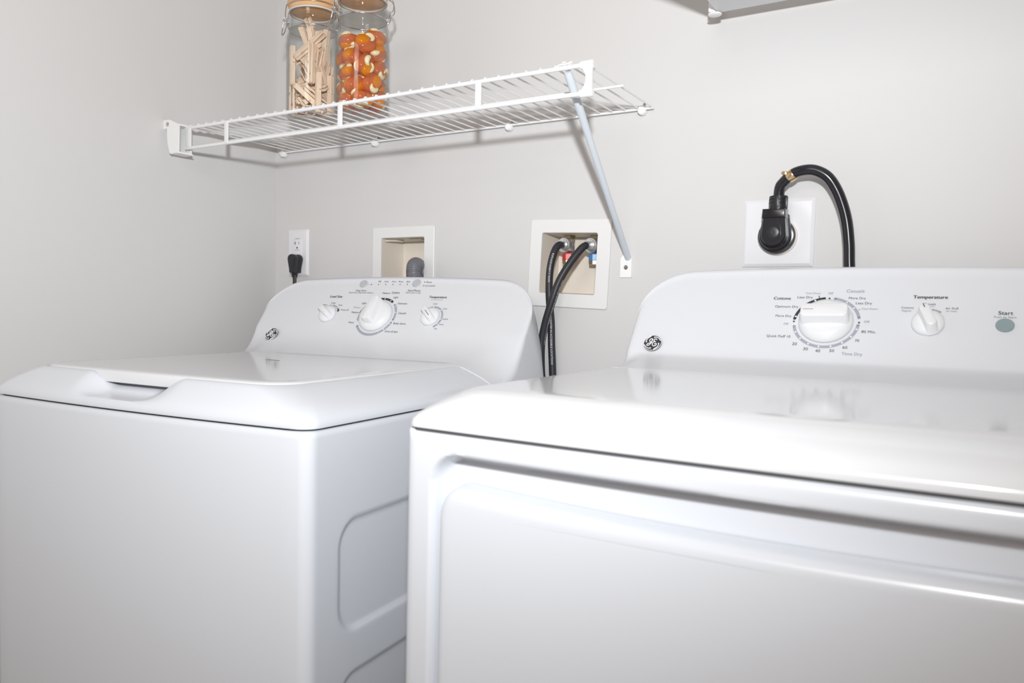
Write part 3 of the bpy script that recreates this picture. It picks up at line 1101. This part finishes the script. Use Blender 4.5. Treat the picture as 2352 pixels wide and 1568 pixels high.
PINS = [(-0.0161,0.0114,0.0062,0.2169,0.2167,0.6731,0.673),
        (0.0019,-0.0057,0.0147,0.6059,0.7297,0.2646,0.1744),
        (-0.0154,-0.0108,0.0159,0.5288,0.3345,0.7174,-0.3063),
        (-0.0054,-0.0095,0.0262,0.492,-0.0498,-0.6146,-0.6146),
        (0.0116,-0.0202,0.0317,0.3657,-0.2011,0.8911,0.1783),
        (-0.0054,0.0231,0.0329,0.5431,-0.2485,-0.2925,0.7468),
        (0.0063,-0.0099,0.0331,0.1264,0.4896,0.7769,0.3751),
        (-0.0165,-0.0102,0.0334,0.6334,-0.5954,0.0648,0.49),
        (0.0218,-0.0041,0.0342,0.5142,-0.7757,0.3408,0.1334),
        (-0.005,0.0111,0.0355,0.9182,0.0263,-0.3657,0.1498),
        (0.0399,0.0109,0.04,0.1106,0.0002,-0.0004,-0.9939),
        (0.0352,-0.0204,0.0401,0.5,-0.0094,-0.0052,-0.866),
        (-0.0407,-0.0029,0.0405,0.0034,0.0105,-0.0403,0.9991),
        (-0.0305,-0.0255,0.0406,0.4972,-0.0751,0.0202,0.8641),
        (-0.0209,0.0324,0.0408,0.7439,0.1054,-0.0214,-0.6596),
        (0.0052,-0.0061,0.0524,0.599,-0.3314,-0.6329,0.3615),
        (0.016,0.0098,0.0575,0.9038,0.4185,0.047,0.0757),
        (-0.0125,0.0082,0.06,0.041,0.9177,0.1225,0.3757),
        (0.0285,0.0081,0.0623,0.7337,0.2043,0.2512,-0.5974),
        (0.0169,0.0262,0.0705,0.0996,-0.9145,0.2451,0.3061),
        (0.0157,0.0114,0.0771,0.8975,0.1481,0.3779,-0.1728),
        (-0.0007,0.0087,0.0794,0.8186,-0.4438,0.3647,-0.0017),
        (-0.0132,-0.0091,0.0872,0.5227,0.489,0.6965,-0.0513),
        (0.0179,-0.0073,0.0941,0.9302,0.0838,0.2883,-0.2114),
        (-0.0131,-0.0163,0.0953,0.5225,0.489,0.6966,-0.0511),
        (0.0258,-0.0292,0.0956,0.6609,0.0007,0.011,0.7504),
        (-0.0049,0.0075,0.0963,0.2022,0.0991,0.5193,-0.8244),
        (-0.0247,-0.0326,0.0979,0.8859,-0.0213,-0.0067,0.4634),
        (-0.021,0.0165,0.1007,0.1421,0.1746,0.1264,-0.9661),
        (-0.0019,-0.0128,0.1215,0.1422,0.5533,0.1755,0.8018),
        (-0.0039,0.0173,0.127,0.9373,0.3134,0.0075,0.1521),
        (0.0132,0.0042,0.129,0.1308,-0.0474,0.0702,-0.9878),
        (0.0079,0.0149,0.1348,0.0145,-0.1262,0.9888,0.0783),
        (0.0128,-0.0228,0.1351,0.0513,0.3181,0.2545,0.9118),
        (0.017,0.0227,0.1361,0.0337,0.9896,0.1363,0.031),
        (0.023,0.0115,0.1373,0.1354,-0.0322,-0.0425,-0.9894),
        (0.0048,-0.0056,0.1393,0.9313,0.2963,0.1032,0.1849),
        (-0.0116,-0.0027,0.1453,0.2264,0.0146,0.3576,-0.9059),
        (-0.0078,0.0167,0.147,0.0186,-0.1433,0.9372,0.3175),
        (-0.0103,0.0162,0.1666,0.7536,0.2398,0.2108,-0.5746)]
PODS = [(-0.0174,-0.0238,0.0139,0.3584,-0.0056,0.1103,0.927),
        (0.02,-0.0221,0.0142,0.0378,-0.4616,0.8738,-0.1484),
        (-0.0007,0.0316,0.016,0.1144,0.042,-0.9115,-0.3928),
        (-0.0314,0.0104,0.0174,0.7318,0.3757,0.3667,0.4345),
        (0.0306,0.0133,0.0176,0.2355,0.5017,0.6467,0.5241),
        (0.0003,0.0018,0.0229,0.5698,0.8209,0.0369,0.0103),
        (0.0063,-0.028,0.0397,0.7985,-0.1648,-0.4437,0.3719),
        (-0.0244,-0.0159,0.0401,0.0791,0.9623,-0.1166,0.2324),
        (-0.0204,0.0213,0.043,0.2164,0.303,-0.9271,-0.0435),
        (0.015,0.0272,0.0441,0.8689,0.344,-0.1749,-0.3101),
        (0.0324,-0.0097,0.0445,0.6977,-0.293,-0.6085,0.2389),
        (0.0033,-0.0002,0.057,0.0452,-0.0366,0.4509,0.8907),
        (-0.0083,0.0279,0.0668,0.9482,-0.0666,0.126,0.2838),
        (-0.0097,-0.0285,0.0671,0.5704,0.2511,-0.2724,0.7331),
        (-0.0315,-0.0023,0.0677,0.7098,0.3198,0.2713,0.566),
        (0.0299,0.0142,0.0734,0.413,-0.7763,0.3377,-0.3359),
        (0.0247,-0.0202,0.0781,0.1815,0.7668,0.1613,0.5942),
        (-0.0047,-0.001,0.09,0.2546,-0.0865,0.7983,0.5388),
        (0.0065,0.0289,0.0917,0.954,-0.1115,-0.0773,-0.2673),
        (0.0003,-0.0301,0.0961,0.2392,-0.6889,0.6231,0.2829),
        (-0.0273,0.0205,0.0965,0.4999,0.7175,0.1331,0.4664),
        (-0.0306,-0.0149,0.0997,0.6602,-0.441,0.5906,-0.1445),
        (0.0279,0.0079,0.1056,0.3949,-0.7045,-0.5896,0.0115),
        (0.0254,-0.0213,0.1183,0.1986,0.3838,-0.7582,-0.4883),
        (0.0018,0.0293,0.1185,0.1196,-0.1263,0.0016,0.9848),
        (-0.0105,-0.0255,0.125,0.3978,0.0773,-0.1029,-0.9084),
        (-0.0278,0.0083,0.1267,0.1309,-0.5457,-0.8246,0.0718),
        (0.0265,0.0086,0.1356,0.996,-0.0712,0.0507,-0.0172),
        (-0.0074,0.0285,0.1444,0.0687,-0.9967,-0.0154,-0.0415)]
for i, r in enumerate(PINS):
    if i == 0:
        pin0 = build_pin()
        pin0.rotation_mode = 'QUATERNION'
        pin0.location = J1 + Vector((r[0], r[1], r[2] + .0072))
        pin0.rotation_quaternion = Quaternion(r[3:])
    else:
        copy_tree(pin0, J1 + Vector((r[0], r[1], r[2] + .0072)), Quaternion(r[3:]))
for i, r in enumerate(PODS):
    if i == 0:
        pod0 = build_pod()
        pod0.rotation_mode = 'QUATERNION'
        pod0.location = J2 + Vector((r[0], r[1], r[2] + .0072))
        pod0.rotation_quaternion = Quaternion(r[3:])
    else:
        copy_tree(pod0, J2 + Vector((r[0], r[1], r[2] + .0072)), Quaternion(r[3:]))


# ------------------------------------------------------------------ wall outlet and washer cord
def cover_plate(w, h, y=0.0058):
    rings = []
    for yy, ins in ((0, 0), (-.0022, 0), (-.0052, .0042), (-y, .0056)):
        rings.append([(x, yy, z) for x, z in rrect(-w / 2 + ins, w / 2 - ins, -h / 2 + ins, h / 2 - ins, .0015, 3, 3, 4)])
    return G().loft(rings)


def build_outlet():
    root = thing('wall_outlet', 'white wall outlet with a decorator cover plate beside the room corner', 'outlet', (.0804, -.0003, 1.2027))
    cover_plate(.0699, .1143).obj('cover_plate', PLATE, root, 20)
    rec = G().box((0, -.0050, 0), (.0330, .0030, .0668), .0006).obj('receptacle', PLATE, root)
    for s in (1, -1):
        g = G()
        z = .0205 * s
        g.box((-.0062, -.0066, z + .003 * s), (.0013, .0004, .0080))
        g.box((-.0085, -.0066, z + .003 * s), (.0040, .0004, .0014))
        g.box((.0062, -.0066, z + .003 * s), (.0011, .0004, .0068))
        g.lathe([(.0022, 0), (.0022, .0004)], 14, Matrix.Translation((0, -.0064, z - .0085 * s)) @ Matrix.Rotation(PI / 2, 4, 'X'))
        g.obj('socket_slots', SLOT, rec, flat=True)
        g = G()
        g.box((.0005, -.0066, z + .0138), (.0150, .0004, .0009))
        g.box((.0005, -.0066, z - .0138), (.0150, .0004, .0009))
        g.obj('molded_line', INKG, rec, flat=True)


def teardrop(r, wn, L, n=18):
    pts = []
    a0 = -math.asin((r - wn) / L) if L > r else 0
    for i in range(n + 1):
        a = math.radians(-20) + math.radians(220) * i / n
        pts.append((r * math.cos(a), r * math.sin(a)))
    return pts + [(-wn, -L * .72), (-wn * .9, -L), (wn * .9, -L), (wn, -L * .72)]


def build_power_cord():
    root = thing('power_cord', 'thin black power cord with an angled plug in the lower half of the wall outlet', 'power cord', (.0900, 0, 1.186))
    rings = []
    for y, k in ((-.0075, .92), (-.0095, 1.0), (-.0165, 1.0), (-.0195, .86), (-.0225, .84), (-.0255, .98), (-.0345, 1.0), (-.0375, .9)):
        rings.append([(x * k, y, z * (k if z > 0 else 1)) for x, z in teardrop(.0118, .0060, .033)])
    G().loft(rings).obj('plug', BLACK, root, 35)
    g = G()
    for i in range(4):
        z = -.0335 - .0028 * i
        g.box((-.0003, -.0240, z), (.0125 - .0012 * i, .0170 - .0016 * i, .0016), .0005)
    g.box((-.0003, -.0240, -.0385), (.0085, .012, .012), .002)
    g.obj('strain_relief', BLACK, root)
    P = catmull([(0, -.024, -.040), (.0000, -.024, -.060), (-.0015, -.0235, -.080), (-.004, -.023, -.12), (-.006, -.022, -.2), (0, -.022, -.32)], 5)
    g = G()
    for s in (-1, 1):
        g.tube([p + Vector((.0026 * s, -.0008 * s, 0)) for p in P], .0032, 10)
    g.obj('cable', BLACK, root)


build_outlet()
build_power_cord()


# ------------------------------------------------------------------ recessed plumbing boxes
def recess_box(root, W, H, w, h, dx, dz, depth, roll=0.0):
    """flange W x H, opening w x h; recess runs into the wall"""
    R = Matrix.Rotation(roll, 3, 'Y')
    outer = rrect(-W / 2, W / 2, -H / 2, H / 2, .005, 6, 6, 5)
    inner = rrect(dx - w / 2, dx + w / 2, dz - h / 2, dz + h / 2, .0045, 6, 6, 5)
    q = lambda pts, y, s=1: [tuple(R @ Vector((x, y, z))) for x, z in pts]
    oi = inset(outer, .0012)
    rings = [q(outer, -.0004), q(outer, -.0030), q(oi, -.0040), q(inner, -.0040), q(inset(inner, .0008), -.0030), q(inset(inner, .0008), .001)]
    fl = G().loft(rings, cap0=False, cap1=False).obj('flange', IVORY, root, 30)
    i1 = inset(inner, .0005)
    i2 = inset(inner, .0030)
    i3 = inset(inner, -.0016)
    rings = [q(i3, .0002), q(i1, .0002), q(i2, depth), ]
    rings2 = [q(i3, .0002), q(i3, depth + .002)]
    g = G().loft([q(i3, depth + .002), q(i3, .0002), q(i1, .0002), q(i2, depth)], cap0=True, cap1=True)
    g.obj('recess', IVORYIN, root, 30)
    return R


def build_drain_box():
    root = thing('drain_box', 'square ivory drain box recessed in the wall behind the washing machine', 'drain box', (.4053, 0, 1.1688))
    recess_box(root, .1735, .1735, .1232, .1225, -.0012, .0015, .078)
    g = G()
    g.box((.012, .045, .0625 - .0022), (.034, .040, .0016), .0004)
    g.tube([(-.056, .004, .0560), (-.050, .012, .0572), (-.036, .045, .0590)], .0022, 8)
    g.obj('knockout_tab', IVORYIN, root)
    root2 = thing('drain_hose', 'grey corrugated drain hose arching into the recessed drain box', 'hose', (.470, -.05, .70))
    P = catmull([(.476, -.040, .70), (.476, -.044, .90), (.474, -.0455, 1.05), (.4725, -.0465, 1.125), (.4690, -.0440, 1.147), (.4610, -.032, 1.1640), (.4520, -.010, 1.1670), (.4455, .014, 1.1560), (.4420, .030, 1.132), (.4415, .034, 1.110)], 24)
    # even spacing
    L = [0]
    for a, b in zip(P, P[1:]):
        L.append(L[-1] + (b - a).length)
    pts, rs = [], []
    tot = L[-1]
    N = int(tot / .0011)
    j = 0
    for i in range(N + 1):
        s = tot * i / N
        while j < len(L) - 2 and L[j + 1] < s:
            j += 1
        t = (s - L[j]) / max(1e-9, L[j + 1] - L[j])
        pts.append(P[j].lerp(P[j + 1], t) - Vector((.470, -.05, .70)))
        rs.append(.0160 + .0015 * math.cos(2 * PI * s / .0044))
    G().tube(pts, rs, 24).obj('corrugated_tube', HOSEG, root2, 80)


def hose_text(g, P, s0, body, width, r, root_loc, roll=0.0):
    L = [0]
    for a, b in zip(P, P[1:]):
        L.append(L[-1] + (b - a).length)
    vs, fs, tw = text_mesh(body)
    k = width / tw

    def fr(s):
        s = max(0, min(L[-1] - 1e-6, s))
        j = 0
        while j < len(L) - 2 and L[j + 1] < s:
            j += 1
        t = (s - L[j]) / max(1e-9, L[j + 1] - L[j])
        p = P[j].lerp(P[j + 1], t)
        T = (P[min(j + 1, len(P) - 1)] - P[max(j - 1, 0)]).normalized()
        return p, T
    out = []
    for v in vs:
        p, T = fr(s0 + width / 2 + v.x * k)
        N = (CAM_POS - p)
        N = (N - T * N.dot(T)).normalized()
        B = N.cross(T)      # letters' tops point to the viewer's right when reading downward
        B = -B if B.dot(RGT) < 0 else B
        a = v.y * k / r + roll
        out.append(p + (N * math.cos(a) + B * math.sin(a)) * (r + .0003) - root_loc)
    g.add(out, fs)


def build_supply_box():
    root = thing('supply_box', 'square ivory water supply box recessed in the wall, with red and blue valves', 'supply box', (.8168, 0, 1.1678))
    R = recess_box(root, .1742, .1738, .1222, .1212, -.0006, .0002, .075, math.radians(1.9))
    for x, z, m, lab in ((-.0215, .039, RED, 'hot valve with a red ring'), (.0370, .037, BLUE, 'cold valve with a blue ring')):
        g = G()
        g.lathe([(.0085, -.014), (.0115, -.012), (.0115, .010), (.009, .014)], 20, Matrix.Translation((x, .046, z)))
        g.lathe([(.0105, 0), (.0105, .026)], 20, Matrix.Translation((x, .046, z)) @ Matrix.Rotation(PI / 2, 4, 'X'))
        v = plabel(g.obj('valve', ZINC, root), lab)
        G().lathe([(.0125, .014), (.0125, .0225)], 6, Matrix.Translation((x, .046, z))).obj('brass_nut', OLDBRASS, v, 20)
        g = G()
        g.lathe([(.0128, -.0295), (.0136, -.0285), (.0136, -.0175), (.0128, -.0165)], 8, Matrix.Translation((x, .044, z)))
        g.obj('color_ring', m, v, 20)
        G().lathe([(.0105, -.038), (.0125, -.037), (.0125, -.0295), (.011, -.0295)], 8, Matrix.Translation((x, .044, z))).obj('stem_nut', OLDBRASS, v, 20)


def build_hose(label, x, z, path, texts):
    loc = Vector((path[-1][0], path[-1][1], path[-1][2]))
    root = thing('supply_hose', label, 'hose', loc, 0, 'washing machine supply hoses')
    P = catmull(path, 8)
    G().tube([p - loc for p in P], .0073, 18).obj('rubber_hose', HOSEB, root, 60)
    g = G()
    d = Vector((-.12, -1, -.05)).normalized()
    q = d.to_track_quat('Z', 'Y').to_matrix().to_4x4()
    Mx = Matrix.Translation(Vector((x, .031, z)) - loc) @ q
    g.lathe([(.0142, 0), (.0150, .001), (.0150, .010), (.0142, .0112), (.0122, .0115), (.0118, .0145), (.0095, .0148), (.0095, .019), (.0080, .0192), (.0080, .0265), (.0076, .027)], 28, Mx)
    g.obj('hose_coupling', ZINC, root, 30)
    for s0, body, wd, roll in texts:
        g = G()
        hose_text(g, P, s0, body, wd, .0073, loc, roll)
        g.obj('hose_lettering', PRINT, root, flat=True)


build_drain_box()
build_supply_box()
build_hose('black rubber supply hose on the hot valve with the red ring', .7953, 1.2068,
           [(.7945, .014, 1.206), (.7928, .003, 1.2045), (.7895, -.005, 1.1965), (.7868, -.012, 1.1800), (.7838, -.0165, 1.1525), (.7839, -.0175, 1.1146), (.7868, -.0175, 1.0811), (.7906, -.018, 1.051), (.7928, -.018, 1.0079), (.7965, -.018, .9545), (.800, -.018, .88), (.80, -.02, .70)],
           [(.036, 'REPLACE EVERY 5 YEARS', .056, -.1), (.150, 'WITH WATER IN ACCESSIBLE LOCATIONS', .105, -.1)])
build_hose('black rubber supply hose on the cold valve with the blue ring, crossing in front', .8538, 1.2048,
           [(.8525, .014, 1.204), (.8500, .003, 1.2020), (.8440, -.006, 1.1940), (.8272, -.020, 1.1648), (.8123, -.030, 1.1331), (.8030, -.0365, 1.1015), (.7930, -.0375, 1.0691), (.7850, -.036, 1.0424), (.7785, -.0345, 1.0077), (.7790, -.033, .9555), (.785, -.03, .88), (.785, -.03, .70)],
           [(.095, 'ONLY FOR USE WITH WATER IN ACCESSIBLE LOCATIONS ONLY', .135, .98)])


# ------------------------------------------------------------------ dryer outlet and cord
def build_dryer_outlet():
    root = thing('dryer_outlet', 'large square white dryer outlet plate above the dryer console', 'outlet', (1.2100, -.0003, 1.2146))
    cover_plate(.1158, .1143).obj('cover_plate', PLATE, root, 20)
    Mx = Matrix.Translation((.001, -.0050, -.0065)) @ Matrix.Rotation(PI / 2, 4, 'X')
    G().lathe([(.0315, 0), (.0315, .0050), (.0300, .0062), (.0010, .0062)], 48, Mx).obj('receptacle', IVORYIN, root)


def build_dryer_cord():
    loc = Vector((1.2105, 0, 1.2085))
    root = thing('power_cord', 'thick black dryer cord looping from its large angled plug down behind the dryer', 'power cord', loc)
    RX = Matrix.Rotation(PI / 2, 4, 'X')
    g = G()
    g.lathe([(.0295, .0118), (.0302, .0135), (.0302, .0185), (.0285, .0215), (.0250, .0225), (.0010, .0225)], 48, RX)

    def ushape(r, top, wtop):
        pts = []
        for i in range(17):
            a = PI + PI * i / 16
            pts.append((r * math.cos(a), r * math.sin(a)))
        return pts + [(wtop, top), (-wtop, top)]
    rings = [[(x, y, z) for x, z in ushape(r, .034, w)] for y, r, w in ((-.0200, .0255, .0205), (-.0290, .0255, .0205), (-.0315, .0240, .0195))]
    g.loft(rings)
    rings = [[(x, y, z) for x, z in ushape(r, .034, w)] for y, r, w in ((-.0310, .0205, .0175), (-.0430, .0198, .0170), (-.0455, .0180, .0155))]
    g.loft(rings)
    plug = g.obj('plug', BLACKG, root, 30)
    # raised oval pad and round cap on the face
    pad = [(.0125 * math.cos(2 * PI * k / 32), .0125 * math.sin(2 * PI * k / 32) * (1 if math.sin(2 * PI * k / 32) < 0 else 1.9) + .002) for k in range(32)]
    G().prism(pad, 'y', -.0450, -.0466).obj('face_pad', BLACKG, plug, 30)
    G().lathe([(.0098, .0462), (.0098, .0474), (.0085, .0480), (.0010, .0474)], 32, Matrix.Translation((0, 0, .0035)) @ RX).obj('face_cap', BLACK, plug, 30)
    G().prism([(-.0185, .0275), (.0185, .0275), (.0178, .0425), (-.0178, .0425)], 'y', -.0490, -.0190, .002).obj('collar', BLACKG, plug, 30)
    g = G()
    g.lathe([(.0146, .0420), (.0146, .0505), (.0128, .0506), (.0128, .0528), (.0146, .0529), (.0146, .0562), (.0128, .0563), (.0128, .0585), (.0146, .0586), (.0146, .0630), (.0140, .0640), (.0070, .0640)], 28, Matrix.Translation((.0045, -.0345, 0)))
    for k in (-1.9, 1.25):
        g.box((.0045 + .0132 * math.sin(k), -.0345 - .0132 * math.cos(k), .053), (.006, .006, .0195), .001)
    g.box((.0045, -.0345 - .0128, .053), (.0075, .005, .0195), .001)
    g.obj('strain_relief', BLACK, root, 30)
    px = [(1.2169, -0.038, 1.2851), (1.2235, -0.042, 1.2941), (1.2373, -0.046, 1.3053), (1.2544, -0.05, 1.3097), (1.2722, -0.05, 1.3084), (1.2904, -0.048, 1.2977), (1.3035, -0.044, 1.2782), (1.3136, -0.04, 1.2528), (1.3207, -0.037, 1.2253), (1.3251, -0.035, 1.1909), (1.3272, -0.034, 1.155)]
    path = [(1.2152, -.0345, 1.262)] + px + [(1.333, -.0335, 1.10), (1.335, -.0335, 1.0), (1.335, -.0335, .8)]
    P = [p - loc for p in catmull(path, 8)]
    G().tube(P, .0086, 20).obj('cable', BLACKG, root, 60)
    a, b = Vector(px[1]) - loc, Vector(px[2]) - loc
    a2 = a.lerp(b, .55)
    b2 = b.lerp(Vector(px[3]) - loc, .18)
    d = (b2 - a2).normalized()
    g = G().tube([a2, a2 + d * .0012, b2 - d * .0012, b2], [.0092, .0097, .0097, .0092], 24)
    side = Vector((-.8, -.4, .3)).normalized()
    g.box((a2 + b2) / 2 + side * .0105, (.007, .010, .006), .001)
    cl = g.obj('cord_clamp', BRASS, root, 30)
    G().tube([(a2 + b2) / 2 + side * .008, (a2 + b2) / 2 + side * .0165], [.0026, .0026], 12).obj('clamp_screw', STEEL, cl)


build_dryer_outlet()
build_dryer_cord()


# ------------------------------------------------------------------ upper shelf
def build_upper_shelf():
    root = thing('board_shelf', 'white board shelf above the dryer, seen from below at the top edge', 'shelf', (1.1, -.064, 1.579))
    G().box((.4110, -.160, .0100), (.8000, .320, .0200), .0012).obj('board', BOARD, root)
    g = G()
    g.box((.0035, -.0005, .110), (.0120, .0160, .218), .001)
    g.box((.012, .0285, .120), (.010, .068, .020), .001)
    p = g.obj('post', CLIP, root)
    G().lathe([(.0100, -.0034), (.0112, -.0024), (.0112, -.0008), (.0100, 0), (.0030, .0002)], 32, Matrix.Translation((.0065, -.0005, 0))).obj('round_foot', CLIP, p)
    g = G()
    g.box((.6, .0285, .13), (.03, .068, .03), .001)
    g.box((.6, -.01, .075), (.02, .01, .12), .001)
    g.obj('wall_bracket', CLIP, root)


build_upper_shelf()
bpy.context.view_layer.update()
